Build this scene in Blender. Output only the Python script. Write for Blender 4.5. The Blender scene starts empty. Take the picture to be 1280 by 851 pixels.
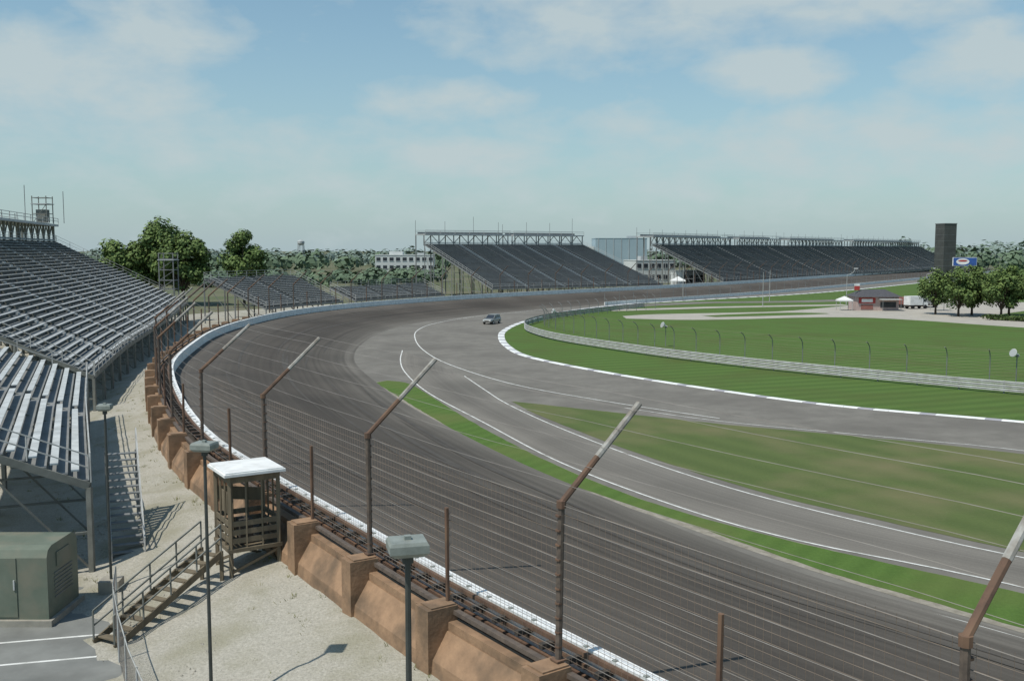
import bpy, math, random
from mathutils import Vector, Matrix
from mathutils.geometry import tessellate_polygon
random.seed(7)
R=random.Random(11)
scene=bpy.context.scene
scene.view_settings.view_transform='Standard'
scene.view_settings.look='None'
scene.view_settings.exposure=0
scene.view_settings.gamma=1

# ---------------------------------------------------------------- materials
def _n(nt,t,**k):
    n=nt.nodes.new(t)
    for a,b in k.items(): setattr(n,a,b)
    return n
def mat(name,c1,c2=None,scale=2.0,rough=.8,metal=0.0,bump=0.0,bscale=30,lo=.35,hi=.65,c3=None,s3=.1,f3=.5,stretch=(1,1,1),spec=.3):
    m=bpy.data.materials.new(name); m.use_nodes=True; nt=m.node_tree
    b=nt.nodes['Principled BSDF']; b.inputs['Roughness'].default_value=rough; b.inputs['Metallic'].default_value=metal
    b.inputs['Specular IOR Level'].default_value=spec
    if c2 is None: c2=tuple(x*.75 for x in c1)
    tc=_n(nt,'ShaderNodeTexCoord'); mp=_n(nt,'ShaderNodeMapping'); mp.inputs['Scale'].default_value=stretch
    nt.links.new(tc.outputs['Object'],mp.inputs['Vector'])
    no=_n(nt,'ShaderNodeTexNoise'); no.inputs['Scale'].default_value=scale; no.inputs['Detail'].default_value=8; no.inputs['Roughness'].default_value=.65
    nt.links.new(mp.outputs['Vector'],no.inputs['Vector'])
    r=_n(nt,'ShaderNodeValToRGB'); r.color_ramp.elements[0].position=lo; r.color_ramp.elements[1].position=hi
    r.color_ramp.elements[0].color=(*c1,1); r.color_ramp.elements[1].color=(*c2,1)
    nt.links.new(no.outputs['Fac'],r.inputs['Fac'])
    out=r.outputs['Color']
    if c3:
        n3=_n(nt,'ShaderNodeTexNoise'); n3.inputs['Scale'].default_value=s3; n3.inputs['Detail'].default_value=5
        nt.links.new(tc.outputs['Object'],n3.inputs['Vector'])
        r3=_n(nt,'ShaderNodeValToRGB'); r3.color_ramp.elements[0].position=.45; r3.color_ramp.elements[1].position=.68
        r3.color_ramp.elements[0].color=(0,0,0,1); r3.color_ramp.elements[1].color=(f3,f3,f3,1)
        nt.links.new(n3.outputs['Fac'],r3.inputs['Fac'])
        mx=_n(nt,'ShaderNodeMixRGB'); mx.inputs[2].default_value=(*c3,1)
        nt.links.new(r3.outputs['Color'],mx.inputs[0]); nt.links.new(out,mx.inputs[1]); out=mx.outputs[0]
    nt.links.new(out,b.inputs['Base Color'])
    if bump:
        nb=_n(nt,'ShaderNodeTexNoise'); nb.inputs['Scale'].default_value=bscale; nb.inputs['Detail'].default_value=4
        nt.links.new(tc.outputs['Object'],nb.inputs['Vector'])
        bp=_n(nt,'ShaderNodeBump'); bp.inputs['Strength'].default_value=bump; bp.inputs['Distance'].default_value=.05
        nt.links.new(nb.outputs['Fac'],bp.inputs['Height']); nt.links.new(bp.outputs['Normal'],b.inputs['Normal'])
    return m

def grass_mat(name,ca,cb,rot,width,dry=None,amp=.35):
    m=bpy.data.materials.new(name); m.use_nodes=True; nt=m.node_tree; L=nt.links
    b=nt.nodes['Principled BSDF']; b.inputs['Roughness'].default_value=.9; b.inputs['Specular IOR Level'].default_value=.15
    tc=_n(nt,'ShaderNodeTexCoord')
    mp=_n(nt,'ShaderNodeMapping'); mp.inputs['Rotation'].default_value=(0,0,rot)
    L.new(tc.outputs['Object'],mp.inputs['Vector'])
    wv=_n(nt,'ShaderNodeTexWave'); wv.inputs['Scale'].default_value=.314/width; wv.inputs['Distortion'].default_value=1.2; wv.inputs['Detail'].default_value=2; wv.inputs['Detail Scale'].default_value=.6
    L.new(mp.outputs['Vector'],wv.inputs['Vector'])
    n1=_n(nt,'ShaderNodeTexNoise'); n1.inputs['Scale'].default_value=5; n1.inputs['Detail'].default_value=10; n1.inputs['Roughness'].default_value=.8
    n2=_n(nt,'ShaderNodeTexNoise'); n2.inputs['Scale'].default_value=.12; n2.inputs['Detail'].default_value=6
    L.new(tc.outputs['Object'],n1.inputs['Vector']); L.new(tc.outputs['Object'],n2.inputs['Vector'])
    a=_n(nt,'ShaderNodeMath',operation='MULTIPLY'); a.inputs[1].default_value=amp; L.new(wv.outputs['Fac'],a.inputs[0])
    c=_n(nt,'ShaderNodeMath',operation='MULTIPLY_ADD'); c.inputs[1].default_value=1.8; c.inputs[2].default_value=-.6; L.new(n1.outputs['Fac'],c.inputs[0])
    d=_n(nt,'ShaderNodeMath',operation='ADD',use_clamp=True); L.new(a.outputs[0],d.inputs[0]); L.new(c.outputs[0],d.inputs[1])
    mx=_n(nt,'ShaderNodeMixRGB'); mx.inputs[1].default_value=(*ca,1); mx.inputs[2].default_value=(*cb,1); L.new(d.outputs[0],mx.inputs[0])
    r=_n(nt,'ShaderNodeValToRGB'); r.color_ramp.elements[0].position=.46; r.color_ramp.elements[1].position=.68
    r.color_ramp.elements[0].color=(0,0,0,1); r.color_ramp.elements[1].color=(.8,.8,.8,1); L.new(n2.outputs['Fac'],r.inputs['Fac'])
    m2=_n(nt,'ShaderNodeMixRGB'); L.new(r.outputs['Color'],m2.inputs[0]); L.new(mx.outputs[0],m2.inputs[1]); m2.inputs[2].default_value=(*(dry or (.11,.12,.04)),1)
    L.new(m2.outputs[0],b.inputs['Base Color'])
    bp=_n(nt,'ShaderNodeBump'); bp.inputs['Strength'].default_value=.6; bp.inputs['Distance'].default_value=.06
    L.new(n1.outputs['Fac'],bp.inputs['Height']); L.new(bp.outputs['Normal'],b.inputs['Normal'])
    return m

def track_mat(name,stops,width,streak=.5):
    """asphalt with lane-wise wear: UV u = metres along, v = metres across"""
    m=bpy.data.materials.new(name); m.use_nodes=True; nt=m.node_tree; L=nt.links
    b=nt.nodes['Principled BSDF']; b.inputs['Roughness'].default_value=.85; b.inputs['Specular IOR Level'].default_value=.2
    tc=_n(nt,'ShaderNodeTexCoord'); sp=_n(nt,'ShaderNodeSeparateXYZ'); L.new(tc.outputs['UV'],sp.inputs[0])
    mp=_n(nt,'ShaderNodeMapping'); mp.inputs['Scale'].default_value=(.012,1.3,1); L.new(tc.outputs['UV'],mp.inputs['Vector'])
    n1=_n(nt,'ShaderNodeTexNoise'); n1.inputs['Scale'].default_value=1.2; n1.inputs['Detail'].default_value=6; L.new(mp.outputs[0],n1.inputs['Vector'])
    a=_n(nt,'ShaderNodeMath',operation='MULTIPLY_ADD'); a.inputs[1].default_value=1/width
    L.new(sp.outputs[1],a.inputs[0])
    nn=_n(nt,'ShaderNodeMath',operation='MULTIPLY_ADD'); nn.inputs[1].default_value=.16; nn.inputs[2].default_value=-.08; L.new(n1.outputs['Fac'],nn.inputs[0]); L.new(nn.outputs[0],a.inputs[2])
    r=_n(nt,'ShaderNodeValToRGB'); cr=r.color_ramp
    cr.elements[0].position=stops[0][0]; cr.elements[0].color=(*stops[0][1],1); cr.elements[1].position=stops[-1][0]; cr.elements[1].color=(*stops[-1][1],1)
    for p,c in stops[1:-1]:
        e=cr.elements.new(p); e.color=(*c,1)
    L.new(a.outputs[0],r.inputs['Fac'])
    s1=_n(nt,'ShaderNodeMath',operation='MULTIPLY_ADD'); s1.inputs[1].default_value=streak*1.6; s1.inputs[2].default_value=1-streak*.8; L.new(n1.outputs['Fac'],s1.inputs[0])
    n2=_n(nt,'ShaderNodeTexNoise'); n2.inputs['Scale'].default_value=9; n2.inputs['Detail'].default_value=9; n2.inputs['Roughness'].default_value=.8; L.new(tc.outputs['Object'],n2.inputs['Vector'])
    s2=_n(nt,'ShaderNodeMath',operation='MULTIPLY_ADD'); s2.inputs[1].default_value=.8; s2.inputs[2].default_value=.6; L.new(n2.outputs['Fac'],s2.inputs[0])
    n3=_n(nt,'ShaderNodeTexNoise'); n3.inputs['Scale'].default_value=.09; n3.inputs['Detail'].default_value=6; L.new(tc.outputs['Object'],n3.inputs['Vector'])
    s3=_n(nt,'ShaderNodeMath',operation='MULTIPLY_ADD'); s3.inputs[1].default_value=.9; s3.inputs[2].default_value=.55; L.new(n3.outputs['Fac'],s3.inputs[0])
    p1=_n(nt,'ShaderNodeMath',operation='MULTIPLY'); L.new(s1.outputs[0],p1.inputs[0]); L.new(s2.outputs[0],p1.inputs[1])
    p2=_n(nt,'ShaderNodeMath',operation='MULTIPLY'); L.new(p1.outputs[0],p2.inputs[0]); L.new(s3.outputs[0],p2.inputs[1])
    vm=_n(nt,'ShaderNodeVectorMath',operation='SCALE'); L.new(r.outputs['Color'],vm.inputs[0]); L.new(p2.outputs[0],vm.inputs['Scale'])
    L.new(vm.outputs[0],b.inputs['Base Color'])
    bp=_n(nt,'ShaderNodeBump'); bp.inputs['Strength'].default_value=.25; bp.inputs['Distance'].default_value=.02
    L.new(n2.outputs['Fac'],bp.inputs['Height']); L.new(bp.outputs['Normal'],b.inputs['Normal'])
    return m

M={}
M['land']=mat('land',(.09,.11,.05),(.15,.14,.09),scale=.03,rough=.95)
M['gravel']=mat('gravel',(.45,.425,.365),(.28,.265,.22),scale=9,rough=.95,bump=1.0,bscale=12,lo=.3,hi=.7,c3=(.25,.235,.165),s3=.5,f3=.7)
M['grass']=grass_mat('mown_grass',(.058,.108,.022),(.105,.18,.040),.62,1.3,dry=(.12,.145,.045),amp=.25)
M['grass_b']=grass_mat('infield_grass',(.07,.10,.032),(.115,.15,.05),-.5,2.6,dry=(.17,.155,.08),amp=.3)
M['lawn']=grass_mat('lawn',(.055,.10,.022),(.10,.165,.04),1.2,2.4,dry=(.08,.11,.03),amp=.5)
M['track']=track_mat('banked_asphalt',[(0,(.118,.106,.092)),(.15,(.095,.084,.072)),(.4,(.072,.062,.052)),(.7,(.080,.070,.059)),(.88,(.105,.094,.080)),(1,(.14,.128,.11))],18.0,.6)
M['rubber']=mat('tyre_rubber_marks',(.062,.054,.046),(.085,.076,.065),scale=.6,rough=.8,lo=.3,hi=.6)
M['apron']=mat('light_asphalt',(.205,.192,.168),(.155,.145,.126),scale=.5,rough=.9,bump=.3,bscale=20,c3=(.122,.112,.098),s3=.1,f3=.7)
M['lane']=track_mat('lane_asphalt',[(0,(.19,.175,.152)),(.5,(.145,.134,.117)),(1,(.19,.177,.155))],12.0,.4)
M['white_line']=mat('white_line_paint',(.75,.75,.72),(.40,.40,.37),scale=1.5,rough=.7,lo=.4,hi=.7)
M['shoulder']=mat('shoulder_concrete',(.33,.30,.25),(.2,.18,.14),scale=2,rough=.95)
M['parking']=mat('parking_asphalt',(.23,.235,.22),(.17,.175,.165),scale=.6,rough=.9,c3=(.12,.12,.11),s3=.5,f3=.5)
M['path']=mat('path_concrete',(.42,.39,.34),(.34,.32,.28),scale=.3,rough=.9)
M['brown']=mat('brown_concrete',(.34,.215,.13),(.235,.15,.092),scale=1.5,rough=.85,bump=.4,bscale=8,c3=(.11,.08,.055),s3=.9,f3=.8)
M['white']=mat('white_paint',(.80,.81,.80),(.64,.65,.63),scale=1.2,rough=.6,lo=.4,hi=.8,c3=(.42,.41,.38),s3=1.6,f3=.35)
M['darkgap']=mat('dark_steel_and_gap_shade',(.05,.045,.04),(.07,.06,.05),scale=3,rough=.8)
M['rust']=mat('rusty_steel',(.15,.09,.062),(.085,.057,.043),scale=4,rough=.85,c3=(.22,.135,.085),s3=2,f3=.6)
M['postbrown']=mat('weathered_post',(.14,.11,.088),(.08,.065,.055),scale=5,rough=.8)
M['galv']=mat('galvanised_pipe',(.36,.355,.33),(.20,.175,.145),scale=3,rough=.7)
M['rail']=mat('galvanised_rail',(.46,.47,.46),(.33,.33,.31),scale=1.5,rough=.65)
M['wire']=mat('fence_wire',(.22,.17,.13),(.14,.11,.085),scale=1,rough=.7)
M['cable']=mat('fence_cable',(.27,.25,.23),(.18,.16,.14),scale=1,rough=.6,metal=.2)
M['alu']=mat('aluminium_bench',(.62,.64,.63),(.44,.46,.455),scale=1.2,rough=.5,metal=.1,c3=(.33,.33,.31),s3=1.1,f3=.5)
M['alu2']=mat('bench_less_lit',(.44,.455,.455),(.32,.335,.335),scale=.5,rough=.6)  # greyer than near benches: weaker light on these rows put into the colour
M['foot']=mat('footboard',(.27,.28,.275),(.20,.207,.203),scale=.6,rough=.8)
M['footn']=mat('footboard_galv',(.25,.255,.25),(.17,.175,.17),scale=.6,rough=.7)
M['riser']=mat('riser_dark',(.13,.135,.137),(.10,.103,.105),scale=.6,rough=.8)
M['farseat']=mat('far_bench_hazed',(.30,.325,.335),(.24,.26,.27),scale=.2,rough=.7)  # paler and bluish: distance haze mixed into the bench colour
M['farfoot']=mat('far_footboard_hazed',(.19,.208,.218),(.15,.165,.175),scale=.3,rough=.8)  # footboard tone lifted toward blue to carry distance haze
M['frame']=mat('steel_frame',(.22,.23,.23),(.15,.157,.157),scale=1.2,rough=.7)
M['frameg']=mat('green_grey_frame',(.20,.205,.185),(.13,.135,.12),scale=1.2,rough=.7)
M['deck']=mat('deck_fascia',(.44,.46,.46),(.34,.36,.36),scale=.4,rough=.7)
M['boxgreen']=mat('painted_green_metal',(.16,.185,.145),(.12,.145,.11),scale=.8,rough=.55,c3=(.22,.20,.15),s3=1.1,f3=.6)
M['olive']=mat('olive_timber',(.19,.155,.105),(.12,.10,.07),scale=3,rough=.85,stretch=(1,1,.2))
M['concrete']=mat('concrete',(.36,.335,.28),(.26,.245,.21),scale=2,rough=.9)
M['lampgrey']=mat('lamp_housing',(.27,.295,.27),(.19,.21,.19),scale=4,rough=.5)
M['lamppole']=mat('lamp_pole_paint',(.07,.075,.07),(.045,.05,.045),scale=2,rough=.5)
M['bark']=mat('bark',(.09,.07,.05),(.05,.04,.03),scale=4,rough=.95,bump=.5)
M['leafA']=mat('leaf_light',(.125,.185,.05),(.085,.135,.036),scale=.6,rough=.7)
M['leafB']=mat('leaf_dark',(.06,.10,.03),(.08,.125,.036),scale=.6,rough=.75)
M['leafC']=mat('leaf_bright',(.16,.215,.06),(.12,.175,.048),scale=.6,rough=.7)
M['farleaf']=mat('far_leaf_hazed',(.125,.175,.11),(.095,.14,.09),scale=.02,rough=.95)  # leaf green lightened, aerial haze painted into it
M['farleaf2']=mat('far_leaf_more_haze',(.19,.245,.21),(.155,.205,.18),scale=.02,rough=.95)  # farthest crowns: stronger bluish haze put into the leaf colour
M['glass']=mat('window_glass',(.04,.05,.06),(.03,.035,.045),scale=1,rough=.15,spec=.6)
M['bwhite']=mat('building_white',(.62,.64,.62),(.5,.52,.51),scale=.1,rough=.8)
M['bblue']=mat('building_blue_grey',(.33,.42,.46),(.28,.37,.41),scale=.1,rough=.8)
M['tower']=mat('tower_dark',(.085,.088,.083),(.06,.062,.06),scale=.5,rough=.7)
M['maroon']=mat('maroon_wall',(.28,.12,.10),(.22,.10,.085),scale=1,rough=.8)
M['pink']=mat('pink_wall',(.48,.38,.35),(.40,.31,.29),scale=1,rough=.8)
M['red']=mat('red_banner',(.42,.06,.05),(.34,.05,.05),scale=1,rough=.6)
M['blue']=mat('blue_panel',(.04,.11,.35),(.04,.09,.28),scale=1,rough=.5)
M['kerbblue']=mat('kerb_grey_blue',(.30,.31,.36),(.38,.36,.37),scale=2,rough=.7)
M['roofdark']=mat('roof_dark',(.09,.09,.098),(.065,.065,.073),scale=2,rough=.8)
M['carpaint']=mat('car_paint',(.32,.33,.31),(.30,.31,.30),scale=1,rough=.3,metal=.3,spec=.6)
M['tyre']=mat('tyre_rubber',(.02,.02,.02),(.03,.03,.03),scale=5,rough=.9)
M['weed']=mat('dry_weed',(.25,.23,.10),(.14,.16,.06),scale=2,rough=.95)
M['hedge']=mat('hedge_leaf',(.08,.12,.035),(.05,.08,.024),scale=2,rough=.9)
M['tent']=mat('tent_canvas',(.72,.72,.70),(.65,.65,.63),scale=1,rough=.8)

# ---------------------------------------------------------------- mesh builder
class MB:
    def __init__(s): s.v=[];s.f=[];s.m=[];s.mats=[];s.uv=None
    def mi(s,k):
        if k not in s.mats: s.mats.append(k)
        return s.mats.index(k)
    def add(s,vs,fs,k):
        o=len(s.v); s.v.extend([tuple(a) for a in vs]); i=s.mi(k)
        for f in fs: s.f.append([o+a for a in f]); s.m.append(i)
    def box(s,c,size,k,rz=0,bev=0):
        sx,sy,sz=[a/2 for a in size]; cs,sn=math.cos(rz),math.sin(rz)
        vs=[]
        for z in(-sz,sz):
            for x,y in((-sx,-sy),(sx,-sy),(sx,sy),(-sx,sy)):
                vs.append((c[0]+x*cs-y*sn,c[1]+x*sn+y*cs,c[2]+z))
        s.add(vs,[(3,2,1,0),(4,5,6,7),(0,1,5,4),(1,2,6,5),(2,3,7,6),(3,0,4,7)],k)
    def beam(s,p0,p1,w,h,k):
        p0=Vector(p0);p1=Vector(p1);d=(p1-p0)
        if d.length<1e-5:return
        d.normalize()
        up=Vector((0,0,1)) if abs(d.z)<.98 else Vector((1,0,0))
        a=d.cross(up).normalized()*w/2; b=a.cross(d).normalized()*h/2
        vs=[p0-a-b,p0+a-b,p0+a+b,p0-a+b,p1-a-b,p1+a-b,p1+a+b,p1-a+b]
        s.add(vs,[(3,2,1,0),(4,5,6,7),(0,1,5,4),(1,2,6,5),(2,3,7,6),(3,0,4,7)],k)
    def pipe(s,p0,p1,r,k,n=8,r2=None):
        p0=Vector(p0);p1=Vector(p1);d=(p1-p0)
        if d.length<1e-5:return
        d.normalize(); r2=r if r2 is None else r2
        up=Vector((0,0,1)) if abs(d.z)<.98 else Vector((1,0,0))
        a=d.cross(up).normalized(); b=a.cross(d)
        vs=[p0+(a*math.cos(t)+b*math.sin(t))*r for t in [2*math.pi*i/n for i in range(n)]]
        vs+=[p1+(a*math.cos(t)+b*math.sin(t))*r2 for t in [2*math.pi*i/n for i in range(n)]]
        fs=[(i,(i+1)%n,n+(i+1)%n,n+i) for i in range(n)]
        if r>.006: fs+=[tuple(range(n))[::-1],tuple(range(n,2*n))]
        s.add(vs,fs,k)
    def sweep(s,pts,prof,k,closed=False,zf=None):
        nr=normals(pts); n=len(prof); vs=[]
        for i,(p,q) in enumerate(zip(pts,nr)):
            for o,z in prof: vs.append((p[0]+q[0]*o,p[1]+q[1]*o,z+(zf(i) if zf else 0)))
        fs=[]
        for i in range(len(pts)-1):
            for j in range(n if closed else n-1):
                j2=(j+1)%n; fs.append((i*n+j,(i+1)*n+j,(i+1)*n+j2,i*n+j2))
        if closed: fs.append(tuple(range(n))); fs.append(tuple((len(pts)-1)*n+j for j in range(n))[::-1])
        s.add(vs,fs,k)
    def build(s,name,smooth=False):
        me=bpy.data.meshes.new(name); me.from_pydata(s.v,[],s.f)
        for k in s.mats: me.materials.append(M[k])
        me.polygons.foreach_set('material_index',s.m)
        if smooth: me.polygons.foreach_set('use_smooth',[True]*len(s.f))
        me.update(); ob=bpy.data.objects.new(name,me); scene.collection.objects.link(ob); return ob
def normals(pts):
    out=[]
    for i in range(len(pts)):
        a=pts[max(0,i-1)];b=pts[min(len(pts)-1,i+1)]
        dx,dy=b[0]-a[0],b[1]-a[1];l=math.hypot(dx,dy) or 1
        out.append((-dy/l,dx/l))
    return out
def smooth(P,n=8):
    out=[]
    for i in range(len(P)-1):
        p0=P[max(0,i-1)];p1=P[i];p2=P[i+1];p3=P[min(len(P)-1,i+2)]
        for j in range(n):
            t=j/n
            out.append(tuple(.5*((2*p1[a])+(-p0[a]+p2[a])*t+(2*p0[a]-5*p1[a]+4*p2[a]-p3[a])*t*t+(-p0[a]+3*p1[a]-3*p2[a]+p3[a])*t**3) for a in (0,1)))
    out.append(tuple(P[-1])); return out
def cum(P):
    s=[0]
    for a,b in zip(P,P[1:]): s.append(s[-1]+math.hypot(b[0]-a[0],b[1]-a[1]))
    return s
def at(P,S,s):
    s=max(0,min(S[-1],s)); lo,hi=0,len(S)-1
    while hi-lo>1:
        m=(lo+hi)//2
        if S[m]<=s: lo=m
        else: hi=m
    t=(s-S[lo])/max(1e-9,S[hi]-S[lo]); a,b=P[lo],P[hi]
    l=math.hypot(b[0]-a[0],b[1]-a[1]) or 1
    return (a[0]+(b[0]-a[0])*t,a[1]+(b[1]-a[1])*t),(-(b[1]-a[1])/l,(b[0]-a[0])/l)
def sub(P,s0,s1,step):
    S=cum(P); s1=min(s1,S[-1]); n=max(1,int(round((s1-s0)/step)))
    return [at(P,S,s0+(s1-s0)*i/n)[0] for i in range(n+1)]
def resample(P,step): return sub(P,0,cum(P)[-1],step)
def offset(P,o):
    return [(p[0]+q[0]*o,p[1]+q[1]*o) for p,q in zip(P,normals(P))]
def poly(name,pts,z,k):
    vs=[(x,y,z) for x,y in pts]; tri=tessellate_polygon([[Vector(v) for v in vs]])
    me=bpy.data.meshes.new(name)
    fs=[]
    for t in tri:
        a,b,c=[Vector(vs[i]) for i in t]
        fs.append(t if (b-a).cross(c-a).z>0 else t[::-1])
    me.from_pydata(vs,[],fs); me.materials.append(M[k]); ob=bpy.data.objects.new(name,me); scene.collection.objects.link(ob); return ob
def jit(P,a=.12,step=.8):
    P=resample(P,step); r=random.Random(3); v=0;out=[]
    for p,q in zip(P,normals(P)):
        v=v*.7+r.uniform(-a,a); out.append((p[0]+q[0]*v,p[1]+q[1]*v))
    return out
def line(mb,P,w,z,k='white_line',step=1.5):
    mb.sweep(resample(P,step),[(w/2,z),(-w/2,z)],k)

# ---------------------------------------------------------------- surveyed curves (metres)
barrier=smooth([(37.9,-25.5),(26.3,-9.3),(14.7,6.9),(3.1,23.1),(1.1,25.9),(-2.0,30.4),(-6.4,37.3),(-10.6,43.9),(-15.9,52.9),(-21.1,64.1),(-26.8,78.5),(-30.6,90),(-34,105.4),(-37.2,124.5),(-38.1,143.3),(-36.6,164.1),(-31,183.6),(-20,205),(-7,224),(8,242),(27,263),(50,290),(86,336),(196,491),(300,640)])
line1=smooth([(54,-14),(44,-1),(28,19),(17.4,32.7),(13.8,36.6),(11.6,39.2),(8.4,44.4),(4.66,51.7),(.49,59.9),(-4.7,72.1),(-9.6,84.6),(-14,98.5),(-17.6,110.6),(-19.9,121.4),(-21.5,136.8),(-21.5,159.5),(-17,181.5),(-6.5,202),(3,216.7),(16.5,233.4),(34,253.3),(61,284),(97,329.6),(207,483),(311,632)])
strip_out=smooth([(54,-12),(45,0),(30,20),(17.9,33.8),(12.2,41.1),(8.2,47.5),(2.8,56.3),(-2.2,66.9),(-8,82.4),(-13.6,98.5)])
strip_in=smooth([(57,-6),(47,5),(31,24.5),(19.7,37.3),(15.6,41.3),(8.5,49.3),(2.9,59.9),(-2.4,73.7),(-8.2,91.8),(-10.4,98.0),(-12.6,100)])
line2=smooth([(58,-6),(48,5),(32,24),(20.2,37.9),(13.1,44.3),(8.64,50.2),(3,61.1),(-2.2,75.5),(-7.9,91.8),(-11.6,107),(-13.4,118.8),(-14.4,130.2)])
gT=smooth([(0,86.1),(3.5,83.7),(7.8,80.5),(15.8,74.8),(28,67.5),(33.1,63.5),(48,50),(64,33)])
gB=smooth([(0,86.1),(1.6,80.5),(3.65,74.8),(8.3,63.5),(12,56.3),(15.1,51.3),(19.3,46.1),(22.4,42.6),(35,30),(52,12)])
line3=smooth([(10.9,225.6),(-6.4,198.3),(-13.7,178.8),(-15.5,162.7),(-14.3,146.6),(-11.6,130.2),(-7.4,114.6),(0,97.4),(8.4,85.9),(16.3,77.3)])
line4=smooth([(-5,103.6),(-2.4,92.5),(-.4,84.6),(3.2,74),(7.9,62.6),(11.6,55.3),(14.7,50.5),(18.9,45.2),(22,41.8),(34.5,29.3),(51.5,11.5)])
line5=smooth([(9.4,82.6),(16.2,75.9),(28.4,68.3),(33.8,64.6),(48.6,51),(64.6,34)])
kerb=smooth([(215,470),(105,318),(46,258),(27.3,240),(10.2,209),(2.2,180.7),(-.8,162.7),(-1.2,149.5),(-.2,135.6),(2.5,122.4),(10.4,107),(19.7,93.4),(27.9,83.9),(39.5,76),(56,64),(78,44)])
rail=smooth([(30,226),(16.6,205.8),(7.6,189.1),(3.1,174.9),(2.1,166),(3,156.5),(6.9,142.8),(16.2,125.2),(23.9,113.8),(30.8,105.6),(39.8,96.2),(46.6,89.8),(60,79),(82,64)])
mfence=smooth([(32,222),(19.9,205.8),(9,186.9),(5.7,176.8),(7.6,162.7),(17.7,136.8),(25.9,123.3),(33.1,113.8),(42.8,103.6),(50.5,97.4),(64,88),(86,74)])

# ---------------------------------------------------------------- ground sheets
def sheet(name,x0,x1,y0,y1,z,k): return poly(name,[(x0,y0),(x1,y0),(x1,y1),(x0,y1)],z,k)
sheet('ground',-4000,4000,-800,7000,-.03,'land')
poly('infield_lawn',kerb+[(140,0),(500,100),(700,600),(500,1000)],0,'lawn')
poly('infield_asphalt_road',line1+kerb[::1]+[(80,30)],.004,'apron')
tr=resample(barrier,2.0); l1=resample(line1,1.0)
def nearest(p,Q,i0=0):
    return min(range(len(Q)),key=lambda i:(Q[i][0]-p[0])**2+(Q[i][1]-p[1])**2)
K=12; verts=[];faces=[];uvs=[]; S=cum(tr)
inner=[]
for p in tr:
    inner.append(l1[nearest(p,l1)])
for _ in range(3):
    inner=[inner[0]]+[((inner[i-1][0]+inner[i][0]+inner[i+1][0])/3,(inner[i-1][1]+inner[i][1]+inner[i+1][1])/3) for i in range(1,len(inner)-1)]+[inner[-1]]
for i,(p,q) in enumerate(zip(tr,inner)):
    w=math.hypot(p[0]-q[0],p[1]-q[1])
    d=((q[0]-p[0])/w,(q[1]-p[1])/w)
    a=p; b=(q[0]+d[0]*.5,q[1]+d[1]*.5)
    for j in range(K+1):
        t=j/K
        verts.append((a[0]+(b[0]-a[0])*t,a[1]+(b[1]-a[1])*t,.010+2.29*(1-t)**1.05)); uvs.append((S[i],18*t))
for i in range(len(tr)-1):
    for j in range(K):
        faces.append((i*(K+1)+j,i*(K+1)+j+1,(i+1)*(K+1)+j+1,(i+1)*(K+1)+j))
def track_point(i,t):
    """point on the banked surface at station i (2 m apart) and fraction t across"""
    j=min(K-1,int(t*K)); f=t*K-j; a=Vector(verts[i*(K+1)+j]); b=Vector(verts[i*(K+1)+j+1]); return a+(b-a)*f
me=bpy.data.meshes.new('race_track'); me.from_pydata(verts,[],[f[::-1] for f in faces]); uvl=me.uv_layers.new(name='UVMap')
for lp in me.loops: uvl.data[lp.index].uv=uvs[lp.vertex_index]
me.materials.append(M['track']); me.polygons.foreach_set('use_smooth',[True]*len(me.polygons)); me.update()
ob=bpy.data.objects.new('race_track',me); scene.collection.objects.link(ob)
if me.polygons[10].normal.z<0: me.flip_normals()
# rubber marks laid along the racing groove
mb=MB(); rs=random.Random(21)
for n_ in range(26):
    i0=rs.randint(8,110); ln=rs.randint(8,40); t0=rs.uniform(.25,.85); dr=rs.uniform(-.10,.10); wd=rs.uniform(.006,.012); z=.014+n_*.0006
    vs=[]
    for q_ in range(ln+1):
        if i0+q_>=len(tr): break
        t=max(.06,min(.92,t0+dr*q_/ln)); w_=wd*math.sin(math.pi*(q_+.3)/(ln+.6))
        a=track_point(i0+q_,t-w_); b=track_point(i0+q_,t+w_); vs+=[(a.x,a.y,a.z+z),(b.x,b.y,b.z+z)]
    mb.add(vs,[(2*i,2*i+1,2*i+3,2*i+2) for i in range(len(vs)//2-1)],'rubber')
mb.build('tyre_marks')
A=resample(line2,1.5); Bq=resample(line4,1.0); verts2=[];faces=[];uvs=[];S2=cum(A)
K2=6
for i,p in enumerate(A):
    q=Bq[nearest(p,Bq)]
    for j in range(K2+1):
        t=j/K2; verts2.append((p[0]+(q[0]-p[0])*t,p[1]+(q[1]-p[1])*t,.008)); uvs.append((S2[i],12*t))
for i in range(len(A)-1):
    for j in range(K2): faces.append((i*(K2+1)+j,i*(K2+1)+j+1,(i+1)*(K2+1)+j+1,(i+1)*(K2+1)+j))
me=bpy.data.meshes.new('warm_up_lane_road'); me.from_pydata(verts2,[],faces); uvl=me.uv_layers.new(name='UVMap')
for lp in me.loops: uvl.data[lp.index].uv=uvs[lp.vertex_index]
me.materials.append(M['lane']); me.update()
if sum(p.normal.z for p in me.polygons)<0: me.flip_normals()
scene.collection.objects.link(bpy.data.objects.new('warm_up_lane_road',me))

poly('road_shoulder',offset(resample(strip_out,2),.45)+resample(strip_in,2)[::-1],.012,'shoulder')
poly('grass_strip',jit(strip_out,.07)+jit(strip_in,.04)[::-1],.016,'grass')
poly('grass_infield_patch',jit(gT,.08)+jit(gB,.05)[::-1],.016,'grass_b')

mb=MB()
line(mb,line1,.14,.050)
line(mb,line2,.13,.020); line(mb,line3,.16,.020); line(mb,line4,.12,.020); line(mb,line5,.12,.020)
mb.build('road_markings')

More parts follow.
